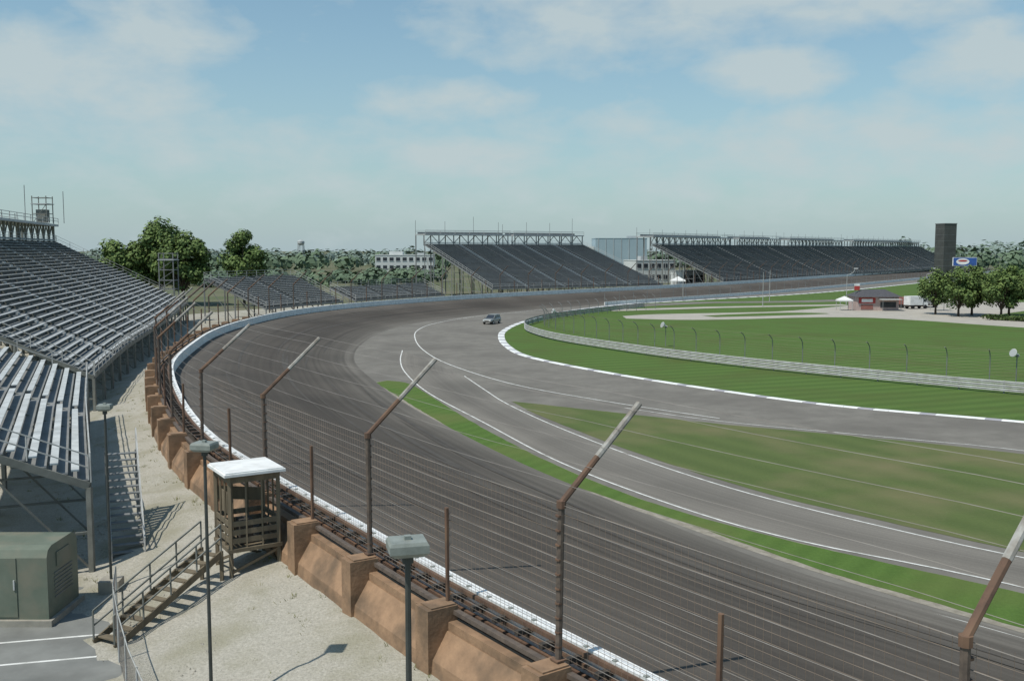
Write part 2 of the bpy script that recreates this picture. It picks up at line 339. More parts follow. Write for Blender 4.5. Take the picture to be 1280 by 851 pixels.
mb=MB(); kr=resample(kerb,1.2)
for i in range(len(kr)-1):
    mb.sweep([kr[i],kr[i+1]],[(.1,.02),(-.05,.05),(-.75,.09),(-.9,.02)],'white' if i%4 else 'kerbblue')
mb.build('rumble_kerb')

# gravel bank outside the wall
P=resample(barrier,1.0); rr=random.Random(5)
mb=MB()
offs=[1.9,2.3,2.8,3.4,4.0,4.7,5.4,6.2,7.0,7.9,9,12,40]
zs=[1.38,1.33,1.24,1.12,1.02,.88,.74,.56,.38,.22,.12,.03,.0]
nr=normals(P); vs=[];cols=len(offs)
for p,q in zip(P,nr):
    for o,z in zip(offs,zs):
        e=rr.uniform(-.07,.07) if 2<o<12 else 0
        vs.append((p[0]+q[0]*o,p[1]+q[1]*o,z+e))
fs=[(i*cols+j,(i+1)*cols+j,(i+1)*cols+j+1,i*cols+j+1) for i in range(len(P)-1) for j in range(cols-1)]
mb.add(vs,fs,'gravel'); mb.build('gravel_bank',True)

poly('parking_lot',[(-12.0,29.5),(-12.7,31.5),(-14.9,35.2),(-15.6,37.5),(-30,40),(-30,5),(0,5)],.14,'parking')
mb=MB()
for y in (33.2,31.2,29.2,27.2):
    mb.sweep([(-18.5,y-1.4),(-13.4 if y>30 else -12.6,y-.15)],[(.06,.145),(-.06,.145)],'white_line')
mb.build('parking_lines')

# ---------------------------------------------------------------- concrete wall + steel barrier
BS=cum(barrier)
fl=offset(resample(barrier,1.0),1.4); FS=cum(fl)
s_p=min((i*.1 for i in range(int(900))),key=lambda s:(lambda p:(p[0]-1.0)**2+(p[1]-23.3)**2)(at(fl,FS,s)[0]))
mb=MB()
wl=resample(fl,1.0)
mb.sweep(wl,[(.20,1.0),(.20,2.75),(-.18,2.75),(-.18,2.2)],'brown')
mb.sweep(wl,[(.78,1.15),(.72,1.75),(.24,2.5),(.205,2.5)],'brown')
mb.sweep(wl,[(.03,2.93),(.03,3.05),(-.15,3.05),(-.15,2.93)],'postbrown',True)
mb.sweep(wl,[(-.25,2.62),(-.25,2.76),(-.40,2.76),(-.40,2.62)],'rust',True)
posts=[];k=-5
while True:
    s=s_p+k*5.15
    if s>FS[-1]-5 or s>620: break
    if s>0: posts.append((s,k))
    k+=1
for s,k in posts:
    p,q=at(fl,FS,s); rz=math.atan2(q[1],q[0])
    if s<200:
        mb.box((p[0]+q[0]*.37,p[1]+q[1]*.37,2.08),(.98,.72,2.2),'brown',rz)
        mb.box((p[0]+q[0]*.32,p[1]+q[1]*.32,3.20),(.8,.62,.05),'brown',rz)
mb.build('concrete_retaining_wall')
mb=MB(); bl=resample(barrier,1.0)
mb.sweep(bl,[(-.0,2.28),(.0,3.22),(.34,3.22),(.34,2.28)],'white')
for z in (2.5,2.8,3.1): mb.sweep(bl,[(.36,z-.06),(.36,z+.06),(.48,z+.06),(.48,z-.06)],'rust',True)
s=1
while s<200:
    p,q=at(barrier,BS,s); rz=math.atan2(q[1],q[0])
    mb.box((p[0]+q[0]*.62,p[1]+q[1]*.62,3.0),(.5,.16,.14),'darkgap',rz)
    mb.box((p[0]+q[0]*.27,p[1]+q[1]*.27,3.235),(.12,.12,.03),'lampgrey',rz)
    s+=1.1
mb.sweep(bl,[(.36,2.2),(1.25,2.2)],'darkgap')  # near-black sheet in the gap behind the barrier, painted in place of shade
mb.build('steel_crash_barrier')

# ---------------------------------------------------------------- catch fence
mb=MB()
UP=4.0
for s,k in posts:
    p,q=at(fl,FS,s); far=s>150
    r=.085 if not far else .10
    if k%2==0:
        b=Vector((p[0],p[1],3.15)); t=Vector((p[0]+rr.uniform(-.06,.06),p[1]+rr.uniform(-.05,.05),3.2+UP+rr.uniform(-.06,.06))); 
        e=t+Vector((-q[0]*2.5,-q[1]*2.5,2.25+rr.uniform(-.08,.08))); m_=t+(e-t)*.45
        mb.pipe(b,t,r,'postbrown',8 if not far else 5)
        mb.pipe(t,m_,r*.95,'rust',8 if not far else 5); mb.pipe(m_,e,r*1.0,'galv' if (not far) else 'postbrown',8 if not far else 5)
        if not far:
            mb.box((b.x,b.y,3.27),(.3,.3,.04),'rust',math.atan2(q[1],q[0]))
            mb.pipe(t-Vector((0,0,.12)),t+Vector((0,0,.06)),r*1.35,'rust',8)
            for zz in [3.6+i*.36 for i in range(10)]:
                mb.pipe((p[0],p[1],zz-.02),(p[0],p[1],zz+.02),r*1.2,'rust',6)
    else:
        mb.pipe((p[0],p[1],3.15),(p[0]+rr.uniform(-.04,.04),p[1],5.95+rr.uniform(-.1,.1)),.065 if not far else .08,'rust',6)
s_end=posts[-1][0]
def cable(P,o,z,r,k,sag=0):
    mb.sweep(P,[(o+r,z-r*.6),(o,z+r),(o-r,z-r*.6)],k,True,(lambda i: -sag*math.sin(math.pi*(i%4)/4)) if sag else None)
near=sub(fl,0.5,150,2.57); farp=sub(fl,150,s_end,5.15)
for i in range(9):
    cable(near,-.06,3.5+i*.45,.007,'cable',.02); 
    if i%3==0: cable(farp,-.06,3.5+i*.45,.012,'cable')
for t in (.12,.31,.5,.69,.88,1.0):
    cable(near,-.04-2.5*t,7.2+2.25*t+.05,.006,'cable',.04)
    if t in (.5,1.0): cable(farp,-.04-2.5*t,7.2+2.25*t+.05,.011,'cable')
nm=sub(fl,8,90,2.57)
z=3.35
while z<7.15:
    cable(nm,-.08,z,.0045,'wire',.015); z+=.22
s=8
while s<90:
    p,q=at(fl,FS,s); x,y=p[0]-q[0]*.08,p[1]-q[1]*.08
    mb.pipe((x,y,3.3),(x,y,7.15),.0045,'wire',3)
    s+=.2
mb.build('catch_fence')

# ---------------------------------------------------------------- grandstands
def stand(name,front,n,pitch,rise,z0,seat='alu2',foot='foot',riser='riser',frame='frame',aisle=15,seg=3,zg=0,deck=None,seatw=.3,bent=6,rails=True,deckk='deck',poles=True,fine=True):
    mb=MB(); pts=resample(front,seg); L=cum(pts)[-1]; S=cum(front)
    na=max(1,int(round(L/aisle))); al=L/na
    def P(s,o,z):
        p,q=at(front,S,s); return (p[0]+q[0]*o,p[1]+q[1]*o,z)
    for i in range(n):
        o=i*pitch; z=z0+i*rise
        mb.sweep(pts,[(o,z-.05),(o,z),(o+pitch-.03,z),(o+pitch-.03,z-.05)],foot,True)
        mb.sweep(pts,[(o+pitch-.01,z+.0),(o+pitch-.01,z+rise-.055)],riser)
        for a in range(na):
            s0,s1=a*al+.65,(a+1)*al-.65
            if a==0: s0=.05
            if a==na-1: s1=L-.05
            c=pitch*.45+rr.uniform(-.015,.015); dz_=rr.uniform(-.012,.012)
            mb.sweep(sub(front,s0,s1,seg),[(o+c,z+.38+dz_),(o+c,z+.43+dz_),(o+c+seatw,z+.43+dz_),(o+c+seatw,z+.38+dz_)],seat,True)
        if fine:
            for a in range(1,na):
                p=P(a*al,o+pitch*.8,0); _,q=at(front,S,a*al)
                mb.box((p[0],p[1],z+rise*.25),(pitch*.35,1.0,rise*.5),'deck',math.atan2(q[1],q[0]))
    W=n*pitch; zt=z0+n*rise; nb=max(1,int(round(L/bent)))
    for j in range(nb+1):
        s=L*j/nb
        mb.beam(P(s,0,z0-.25),P(s,W,zt-.25),.14,.3,frame)
        nc=max(2,int(W/5))
        for c in range(nc+1):
            o=W*c/nc; zz=z0+(zt-z0)*c/nc-.3
            mb.beam(P(s,o,zg),P(s,o,zz),.2,.2,frame)
            if c: 
                o1=W*(c-1)/nc; z1=z0+(zt-z0)*(c-1)/nc-.3
                mb.beam(P(s,o1,zg+.3),P(s,o,zz-.2),.08,.08,frame)
                mb.beam(P(s,o1,zg+(z1-zg)*.5),P(s,o,zg+(z1-zg)*.5),.1,.1,frame)
    mb.sweep(pts,[(-.06,z0-.35),(-.06,z0+.12)],frame)
    if rails:
        for h in (.55,1.05):
            mb.sweep(pts,[(-.1,z0+h),(-.1,z0+h+.05),(-.05,z0+h+.05),(-.05,z0+h)],'rail',True)
            mb.sweep(pts,[(W,zt+h),(W,zt+h+.05),(W+.05,zt+h+.05),(W+.05,zt+h)],'rail',True)
        s=0
        while s<=L:
            mb.beam(P(s,-.08,z0-.1),P(s,-.08,z0+1.08),.05,.05,'rail'); mb.beam(P(s,W,zt-.3),P(s,W,zt+1.08),.06,.06,'rail'); s+=2.5
        for s in (0,L):
            for h in (.5,1.0): mb.beam(P(s,0,z0+h),P(s,W,zt+h),.05,.05,'rail')
            o=0
            while o<=W: mb.beam(P(s,o,z0+(zt-z0)*o/W),P(s,o,z0+(zt-z0)*o/W+1.0),.05,.05,'rail'); o+=2.2
    if deck:
        dz,dd,spans,ph=deck
        for s0,s1 in spans:
            pp=sub(front,s0,s1,6)
            mb.sweep(pp,[(W-.5,zt+dz),(W-.5,zt+dz+.35),(W+dd,zt+dz+.35),(W+dd,zt+dz)],deckk,True)
            mb.sweep(pp,[(W+.3,zt+.1),(W+.3,zt+.35),(W+.6,zt+.35),(W+.6,zt+.1)],deckk,True)
            mb.sweep(pp,[(W+dd-1.6,zt+dz+.35),(W+dd-1.6,zt+dz+.9)],frame)
            for h in (.9,1.35,):
                mb.sweep(pp,[(W-.45,zt+dz+h),(W-.45,zt+dz+h+.08),(W-.37,zt+dz+h+.08),(W-.37,zt+dz+h)],'rail',True)
                mb.sweep(pp,[(W+dd-.1,zt+dz+h),(W+dd-.1,zt+dz+h+.08),(W+dd,zt+dz+h+.08),(W+dd,zt+dz+h)],'rail',True)
            m=int(max(2,round((s1-s0)/4.5))); 
            for j in range(m+1):
                s=s0+(s1-s0)*j/m
                mb.beam(P(s,W+.4,zt-.5),P(s,W+.4,zt+dz),.3,.3,frame)
                mb.beam(P(s,W+dd-.5,zg),P(s,W+dd-.5,zt+dz),.3,.3,frame)
                mb.beam(P(s,W-.45,zt+dz+.3),P(s,W-.45,zt+dz+1.4),.09,.09,'rail')
                if j<m:
                    s2=s0+(s1-s0)*(j+1)/m; sm=(s+s2)/2
                    mb.beam(P(s,W+.4,zt+.2),P(sm,W+.4,zt+dz),.16,.16,frame); mb.beam(P(sm,W+.4,zt+dz),P(s2,W+.4,zt+.2),.16,.16,frame)
                if poles and j%2==0: mb.pipe(P(s,W+dd-.3,zt+dz),P(s,W+dd-.3,zt+dz+ph*rr.uniform(.7,1.15)),.06,frame,5)
    return mb.build(name)

stand('grandstand',[(-17.0,39.3),(-24,55.3),(-30.8,71.5)],11,.76,.33,4.0,seat='alu',foot='footn',frame='frameg',aisle=16,seg=4,seatw=.30)
tall=[(-32.6,77),(-39,100),(-45,125),(-51.5,151),(-60,184)]
stand('grandstand',smooth(tall,4),29,.76,.385,3.5,aisle=16,seg=4,frame='frameg',deck=(2.6,6.0,[(60,111)],2.5))
low=offset(smooth([(-34.5,172),(-30.5,184.5),(-20,205),(-8,223.5)],6),9)
stand('grandstand',low[:10],17,.72,.30,3.0,aisle=12,seg=4,fine=False,frame='frame',seat='alu2')
stand('grandstand',low[10:],9,.72,.28,3.0,aisle=12,seg=4,fine=False)
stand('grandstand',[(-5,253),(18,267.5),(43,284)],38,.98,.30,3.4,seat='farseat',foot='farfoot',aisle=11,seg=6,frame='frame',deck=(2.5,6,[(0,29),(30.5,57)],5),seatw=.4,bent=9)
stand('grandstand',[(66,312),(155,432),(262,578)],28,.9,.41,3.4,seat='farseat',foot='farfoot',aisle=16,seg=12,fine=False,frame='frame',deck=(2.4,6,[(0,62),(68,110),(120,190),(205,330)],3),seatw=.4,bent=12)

mb=MB()
bx,by,bz=-80.5,172,17.7
for dx in(-1.2,1.2):
    for dy in(-1.2,1.2): mb.beam((bx+dx,by+dy,bz),(bx+dx,by+dy,bz+4.6),.12,.12,'frameg')
for z in (1.6,3.2,4.3):
    for a,b in(((-1.2,-1.2),(1.2,-1.2)),((1.2,-1.2),(1.2,1.2)),((1.2,1.2),(-1.2,1.2)),((-1.2,1.2),(-1.2,-1.2))):
        mb.beam((bx+a[0],by+a[1],bz+z),(bx+b[0],by+b[1],bz+z),.1,.1,'frameg')
mb.beam((bx-1.2,by-1.2,bz),(bx+1.2,by-1.2,bz+3.2),.08,.08,'frameg')
mb.box((bx,by,bz+3.25),(2.8,2.8,.12),'deck'); mb.box((bx,by,bz+1.2),(1.6,1.6,2.2),'frameg'); mb.pipe((bx-3,by,bz),(bx-3,by,bz+6.5),.06,'frame',5); mb.pipe((bx+3.6,by,bz),(bx+3.6,by,bz+5.4),.06,'frame',5)
mb.build('camera_tower')
mb=MB(); bx,by,bz=-63,183,0
for dx in(-1.3,1.3):
    for dy in(-1.3,1.3): mb.beam((bx+dx,by+dy,bz),(bx+dx,by+dy,12.6),.16,.16,'frame')
for z in (6,7.6,9.5,11.5,12.5):
    for a,b in(((-1.3,-1.3),(1.3,-1.3)),((1.3,-1.3),(1.3,1.3)),((1.3,1.3),(-1.3,1.3)),((-1.3,1.3),(-1.3,-1.3))):
        mb.beam((bx+a[0],by+a[1],z),(bx+b[0],by+b[1],z),.12,.12,'frame')
for z in(6,7.6,9.5): mb.beam((bx-1.3,by-1.3,z),(bx+1.3,by-1.3,z+1.7),.08,.08,'frame')
mb.box((bx,by,11.3),(3,3,.14),'deck'); mb.build('camera_tower')

# ---------------------------------------------------------------- stairs
def staircase(name,p0,p1,width,n,k='frame',rk='rail'):
    mb=MB(); p0=Vector(p0);p1=Vector(p1); d=p1-p0; h=Vector((d.x,d.y,0)).normalized(); sd=Vector((-h.y,h.x,0))*width/2
    for i in range(n):
        c=p0+d*((i+.5)/n); rz=math.atan2(h.y,h.x)
        mb.box((c.x,c.y,c.z),(.28,width,.05),k,rz)
    for sg in(-1,1):
        a=p0+sd*sg;b=p1+sd*sg
        mb.beam(a-Vector((0,0,.1)),b-Vector((0,0,.1)),.06,.25,k)
        for hh in(.5,1.0): mb.beam(a+Vector((0,0,hh)),b+Vector((0,0,hh)),.05,.05,rk)
        m=max(2,int(d.length/1.3))
        for i in range(m+1):
            c=a+(b-a)*(i/m); mb.beam(c,c+Vector((0,0,1.0)),.05,.05,rk)
        mb.beam((b.x,b.y,0),b,.12,.12,k)
    return mb.build(name)
staircase('metal_stairs',(-15.9,40.3,.25),(-18.0,45.2,4.0),1.3,16)
staircase('metal_stairs',(-13.5,31.9,.25),(-11.2,36.2,2.1),1.0,10,k='olive',rk='frameg')

# ---------------------------------------------------------------- observation booth
mb=MB(); bc=Vector((-10.15,37.4,0)); h=Vector((-.53,.848,0)); rz=math.atan2(h.y,h.x); sd=Vector((-h.y,h.x,0))
def lp(a,b,z): v=bc+h*a+sd*b; return (v.x,v.y,z)
w=.92
for a in(-w,w):
    for b in(-w,w): mb.beam(lp(a,b,1.0),lp(a,b,4.85),.13,.13,'olive')
mb.box(lp(0,0,2.05),(2*w+.2,2*w+.2,.14),'olive',rz)
for a,b,c_,d_ in((-w,-w,w,-w),(w,-w,w,w),(w,w,-w,w),(-w,w,-w,-w)):
    for z in(2.4,2.72,3.04): mb.beam(lp(a,b,z),lp(c_,d_,z),.05,.2,'olive')
    mb.beam(lp(a,b,4.7),lp(c_,d_,4.7),.08,.22,'olive'); mb.beam(lp(a,b,1.2),lp(c_,d_,1.9),.06,.1,'olive')
    for t in (.33,.66): 
        A_=Vector(lp(a,b,2.1));B_=Vector(lp(c_,d_,2.1)); c=A_+(B_-A_)*t; mb.beam(c,c+Vector((0,0,2.6)),.06,.06,'olive')
mb.box(lp(0,0,4.92),(2.32,2.32,.10),'white',rz)
mb.box(lp(0,0,4.995),(2.2,2.2,.05),'white',rz)
mb.box(lp(-.3,.2,2.6),(.5,.5,.95),'darkgap',rz); mb.box(lp(.5,-.3,2.4),(.4,.5,.55),'frame',rz); mb.beam(lp(w,-w,3.6),lp(w,w,3.9),.05,.5,'olive')
mb.box(lp(0,w-.06,3.75),(.9,.05,.8),'olive',rz)
mb.build('observation_booth')

# ---------------------------------------------------------------- lamps
def area_lamp(name,x,y,z0,z1,w,rz,base=False):
    mb=MB(); mb.pipe((x,y,z0),(x,y,z1-.12),.055,'lamppole',8,.045)
    mb.box((x,y,z0+.05),(.3,.3,.1),'concrete',rz)
    c,s=math.cos(rz),math.sin(rz)
    def q(a,b,z): return (x+a*c-b*s,y+a*s+b*c,z)
    L,W=w/2,w*.42
    vs=[q(-L*.72,-W*.72,z1-.17),q(L*.72,-W*.72,z1-.17),q(L*.72,W*.72,z1-.17),q(-L*.72,W*.72,z1-.17),
        q(-L,-W,z1-.1),q(L,-W,z1-.1),q(L,W,z1-.1),q(-L,W,z1-.1),
        q(-L,-W,z1+.02),q(L,-W,z1+.02),q(L,W,z1+.02),q(-L,W,z1+.02),
        q(-L*.9,-W*.9,z1+.07),q(L*.9,-W*.9,z1+.07),q(L*.9,W*.9,z1+.07),q(-L*.9,W*.9,z1+.07)]
    fs=[(3,2,1,0),(12,13,14,15)]
    for r_ in range(3):
        for j in range(4): fs.append((r_*4+j,r_*4+(j+1)%4,r_*4+4+(j+1)%4,r_*4+4+j))
    mb.add(vs,fs,'lampgrey'); mb.box((x,y,z1+.1),(.1,.1,.06),'lampgrey',rz)
    mb.pipe((x,y,z1-.3),(x,y,z1-.15),.09,'lamppole',8)
    if base: mb.box((x,y,z0+.25),(.75,.75,.7),'concrete',rz)
    mb.build(name)
area_lamp('street_lamp',-1.6,14.9,.6,8.72,.60,.25)
area_lamp('street_lamp',-8.4,26.8,.4,7.9,.60,-.2)
area_lamp('street_lamp',-15.3,37.0,.1,7.35,.5,.1,True)

# ---------------------------------------------------------------- electrical cabinet
mb=MB(); x0,x1,y0,y1,h=-21.8,-16.15,33.7,36.1,2.9
prof=[(y0,.35),(y0,h-.35),(y0+.12,h-.1),(y0+.4,h),(y1-.4,h),(y1-.12,h-.1),(y1,h-.35),(y1,.35)]
vs=[(x,y,z) for x in(x0,x1) for y,z in prof]; n=8
mb.add(vs,[(i,i+1,n+i+1,n+i) for i in range(n-1)]+[tuple(range(n)),tuple(range(n,2*n))[::-1],(7,0,8,15)],'boxgreen')
for x in (-20.9,-19.4,-17.9): mb.box((x,y0-.015,1.5),(1.36,.03,2.1),'boxgreen'); 
for x in (-20.3,-18.8,-17.3): mb.box((x,y0-.05,1.6),(.05,.04,.35),'rail')
for i in range(7): mb.box((x1+.012,34.9,1.0+i*.14),(.03,1.4,.05),'frameg')
mb.box((x1+.02,34.9,2.3),(.03,1.0,.5),'boxgreen')
mb.box(((x0+x1)/2,(y0+y1)/2,.2),(x1-x0+.3,y1-y0+.3,.32),'concrete')
mb.build('electrical_cabinet')

# ---------------------------------------------------------------- chain link fence
mb=MB(); cf=resample([(-14.3,35.0),(-13.6,33.0),(-12.4,30.4),(-11.0,27.6),(-9.2,24.4),(-6,18.5)],.5); CS=cum(cf)
s=0
while s<CS[-1]:
    p,_=at(cf,CS,s); mb.pipe((*p,.1),(*p,1.85),.03,'rail',6); s+=2.4
mb.sweep(cf,[(.02,1.8),(0,1.84),(-.02,1.8)],'rail',True)
s=0
while s<CS[-1]-1.6:
    for a,b in((0,1.6),(1.6,0)):
        p,_=at(cf,CS,s+a);r_,_=at(cf,CS,s+b); mb.pipe((*p,.2),(*r_,1.8),.0035,'cable',3)
    s+=.16
mb.build('chain_link_fence')

# ---------------------------------------------------------------- weeds and stones
mb=MB()
for i in range(700):
    s=rr.uniform(12,120); o=2.0+abs(rr.gauss(0,1))*2.0
    if rr.random()<.25: o=rr.uniform(7.0,9.4)
    p,q=at(barrier,BS,s+20); x,y=p[0]+q[0]*o,p[1]+q[1]*o
    if o>9.5: continue
    z=1.35-max(0,min(1.3,(o-1.9)*.2)); r_=rr.uniform(.05,.20)
    for j in range(9):
        a=rr.uniform(0,6.28); d=rr.uniform(.3,1)*r_; hh=rr.uniform(.5,1.3)*r_
        bx_,by_=x+math.cos(a)*d*.4,y+math.sin(a)*d*.4; tx,ty=x+math.cos(a)*d*1.5,y+math.sin(a)*d*1.5
        mb.add([(bx_-.02,by_,z-.05),(bx_+.02,by_,z-.05),(tx,ty,z+hh)],[(0,1,2)],'weed')
mb.build('dry_weeds')
mb=MB()
for i in range(5200):
    s=rr.uniform(15,80); o=rr.uniform(2.0,9.2); p,q=at(barrier,BS,s+15); x,y=p[0]+q[0]*o,p[1]+q[1]*o
    z=1.33-max(0,min(1.25,(o-1.9)*.19)); r_=rr.uniform(.02,.07)
    vs=[(x+r_*rr.uniform(.7,1.2)*math.cos(a),y+r_*rr.uniform(.7,1.2)*math.sin(a),z) for a in(0,1.57,3.14,4.71)]+[(x,y,z+r_*.9)]
    mb.add(vs,[(0,1,4),(1,2,4),(2,3,4),(3,0,4)],'concrete')
mb.build('gravel_stones')

# ---------------------------------------------------------------- infield guardrail and debris fence
mb=MB(); rl=resample(rail,2.0)
for z in(.18,.53,.88):
    mb.sweep(rl,[(0,z),(-.06,z+.05),(-.06,z+.10),(0,z+.15),(-.06,z+.20),(-.06,z+.25),(0,z+.30)],'rail')
for s in range(0,int(cum(rail)[-1]),4):
    p,q=at(rail,cum(rail),s); mb.beam((p[0]+q[0]*.12,p[1]+q[1]*.12,0),(p[0]+q[0]*.12,p[1]+q[1]*.12,1.2),.12,.12,'frame')
mb.build('guard_rail')
mb=MB(); MS=cum(mfence); s=0
side=-1
while s<MS[-1]:
    p,q=at(mfence,MS,s)
    for (a,za),(b,zb) in (((0,0),(0,2.2)),((0,2.2),(.12,2.7)),((.12,2.7),(.45,3.1)),((.45,3.1),(.85,3.3))):
        mb.pipe((p[0]+side*q[0]*a,p[1]+side*q[1]*a,za),(p[0]+side*q[0]*b,p[1]+side*q[1]*b,zb),.05,'frame',5)
    s+=4.1
mp_=resample(mfence,2.05)
for o,z in [(0,.1+i*.3) for i in range(8)]+[(.12,2.7),(.45,3.1),(.85,3.3)]:
    mb.sweep(mp_,[(side*o+.007,z),(side*o,z+.012),(side*o-.007,z)],'wire',True)
mb.build('debris_fence')
mb=MB(); iw=resample(offset([p for p in line1 if p[1]>236 and p[0]>10],-2.2),4)
mb.sweep(iw,[(.12,0),(.12,.85),(-.12,.85),(-.12,0)],'white',True); IS=cum(iw)
s=0
while s<IS[-1]:
    p,_=at(iw,IS,s); mb.pipe((*p,.8),(*p,3.0),.06,'frame',5); s+=6
for z in (1.6,2.3,3.0): mb.sweep(iw,[(.01,z),(0,z+.02),(-.01,z)],'cable',True)
mb.build('inner_track_wall')

def speaker(x,y,h=2.6):
    mb=MB(); mb.pipe((x,y,0),(x,y,h),.05,'frame',6); d=Vector((-.85,-.35,.35)).normalized(); c=Vector((x,y,h))
    mb.pipe(c-d*.25,c+d*.12,.09,'white',10,.12); mb.pipe(c+d*.12,c+d*.6,.13,'white',12,.42); mb.box((x,y,h-.1),(.25,.25,.25),'frame',.4)
    mb.pipe(c+d*.6,c+d*.62,.40,'deck',12,.40)
    mb.build('loudspeaker_pole')
speaker(49.3,96.6,3.0); speaker(21.0,135.5,2.8); speaker(7.5,170,2.6)

# ---------------------------------------------------------------- infield paths, buildings, vehicles
poly('concrete_path',smooth([(22,191),(31.6,187.5),(42.7,189),(56,193.6),(68,194),(76,186),(86,170),(100,150),(125,122),(140,132),(118,160),(101,182),(97,198),(110,214),(135,240),(110,262),(88,244),(61,216),(47,209),(30,204),(22,198)],4),.012,'path')
poly('lawn_island',smooth([(40,195),(55,200),(66,206),(58,209),(46,204),(38,199)],4),.016,'lawn')
poly('service_road',[(30,232),(50,246),(75,250),(110,268),(160,300),(200,360),(196,366),(150,308),(105,274),(72,257),(46,252),(26,238)],.012,'apron')
poly('paddock_road',[(22,214),(48,226),(80,236),(80,241),(46,231),(20,219)],.012,'path')

def block(name,cx,cy,w,d,h,rz,wall='bwhite',win=None,roofk=None,zb=0):
    mb=MB(); mb.box((cx,cy,zb+h/2),(w,d,h),wall,rz)
    mb.box((cx,cy,zb+h+.15),(w+.3,d+.3,.3),roofk or wall,rz)
    c,s=math.cos(rz),math.sin(rz)
    if win:
        rows,cols=win
        for r_ in range(rows):
            for k in range(cols):
                a=-w/2+(k+.5)*w/cols; z=zb+(r_+.55)*h/rows
                b=-(d/2+.02); mb.box((cx+a*c-b*s,cy+a*s+b*c,z),(w/cols*.62,.08,h/rows*.4),'glass',rz)
                b=-(d/2+.08); mb.box((cx+a*c-b*s,cy+a*s+b*c,z-h/rows*.24),(w/cols*.7,.16,.12),'deck',rz)
    return mb
mb=block('o',-48,450,26,14,10.6,.05,win=(3,9)); mb.box((-52,450,11.6),(6,5,1.6),'bwhite'); mb.box((-41,450,11.3),(3,3,1),'deck'); mb.build('office_building')
mb=block('o',64,600,30,30,19.6,.0,'bblue'); mb.box((72,600,20.5),(6,6,1.6),'deck'); mb.box((40,600,7.5),(16,24,15),'bwhite')
for i in range(7): mb.box((50.5+i*4.5,584.9,10),(.3,.2,19),'deck')
mb.build('industrial_building')
mb=block('o',55,400,17,12,8.8,.3,win=(2,6)); mb.box((52,398,9.8),(3,3,1.6),'deck',.3); mb.build('white_building')
mb=block('o',62,352,9,8,5.6,.4,win=(1,4)); mb.build('white_building')
mb=MB(); wx,wy=-190,900
for a in range(6): mb.pipe((wx+4*math.cos(a*1.047),wy+4*math.sin(a*1.047),0),(wx+2.6*math.cos(a*1.047),wy+2.6*math.sin(a*1.047),18),.3,'deck',6)
for z0_,z1_,r0_,r1_ in((17,18.5,1.2,3.2),(18.5,20.5,3.2,3.2),(20.5,22,3.2,1.0)): mb.pipe((wx,wy,z0_),(wx,wy,z1_),r0_,'deck',14,r1_)
mb.build('water_tower')

mb=MB(); cx,cy=79.5,219
mb.box((cx,cy,1.5),(9,6,3.0),'pink'); mb.box((cx-2.4,cy-3.04,2.2),(3.6,.1,1.2),'red'); mb.box((cx-2.4,cy-3.11,2.2),(2.4,.06,.7),'white')
mb.box((cx+2.2,cy-3.04,1.3),(3.4,.08,1.2),'glass'); mb.box((cx-2.4,cy-3.04,.8),(2.6,.08,1.0),'maroon')
mb.add([(cx-5.0,cy-3.8,3.0),(cx+5.0,cy-3.8,3.0),(cx+5.0,cy+3.8,3.0),(cx-5.0,cy+3.8,3.0),(cx-2.5,cy,4.5),(cx+2.5,cy,4.5)],[(0,1,5,4),(1,2,5),(2,3,4,5),(3,0,4),(3,2,1,0)],'roofdark')
mb.box((cx+2.2,cy-4.1,2.5),(4.4,2.2,.1),'tent'); 
for a in(.3,4.2): mb.pipe((cx+a,cy-5.1,0),(cx+a,cy-5.1,2.5),.06,'frame',6)
mb.box((cx-3.8,cy-.5,4.8),(1.1,.3,.9),'red'); mb.box((cx-3.8,cy-.5,5.5),(1.1,.3,.45),'white')
for a in(-4.2,-3.4): mb.pipe((cx+a,cy-.5,2.9),(cx+a,cy-.5,5.4),.07,'frame',6)
mb.build('concession_stand')
def truck(name,x,y,rz,body='white',cab='white',L=6,H=3.1):
    mb=MB(); c,s=math.cos(rz),math.sin(rz)
    def q(a,b,z): return (x+a*c-b*s,y+a*s+b*c,z)
    mb.box(q(-.6,0,.75+H*.42),(L*.68,2.2,H*.75),body,rz); mb.box(q(0,0,.65),(L,1.9,.25),'darkgap',rz)
    pr=[(L*.28,.6),(L*.5,.6),(L*.5,1.35),(L*.42,1.5),(L*.36,2.25),(L*.28,2.3)]
    vs=[q(a,-1,z) for a,z in pr]+[q(a,1,z) for a,z in pr]; n=len(pr)
    mb.add(vs,[tuple(range(n))[::-1],tuple(range(n,2*n))]+[(i,(i+1)%n,n+(i+1)%n,n+i) for i in range(n)],cab)
    for sg in(-1,1): mb.box(q(L*.33,sg*1.01,1.85),(.6,.04,.55),'glass',rz)
    mb.beam(q(L*.405,-.85,1.9),q(L*.405,.85,1.9),.5,.1,'glass')
    for a in(-L*.3,L*.36):
        for b in(-1,1): mb.pipe(q(a,b*.85,.45),q(a,b*1.08,.45),.45,'tyre',12)
    mb.build(name)
truck('box_truck',90.5,223,.3,L=5,H=2.6); truck('box_truck',96,229,1.2,body='frame',L=5,H=2.6); truck('box_truck',87.5,227,2.6,body='maroon',L=4.6,H=2.2)
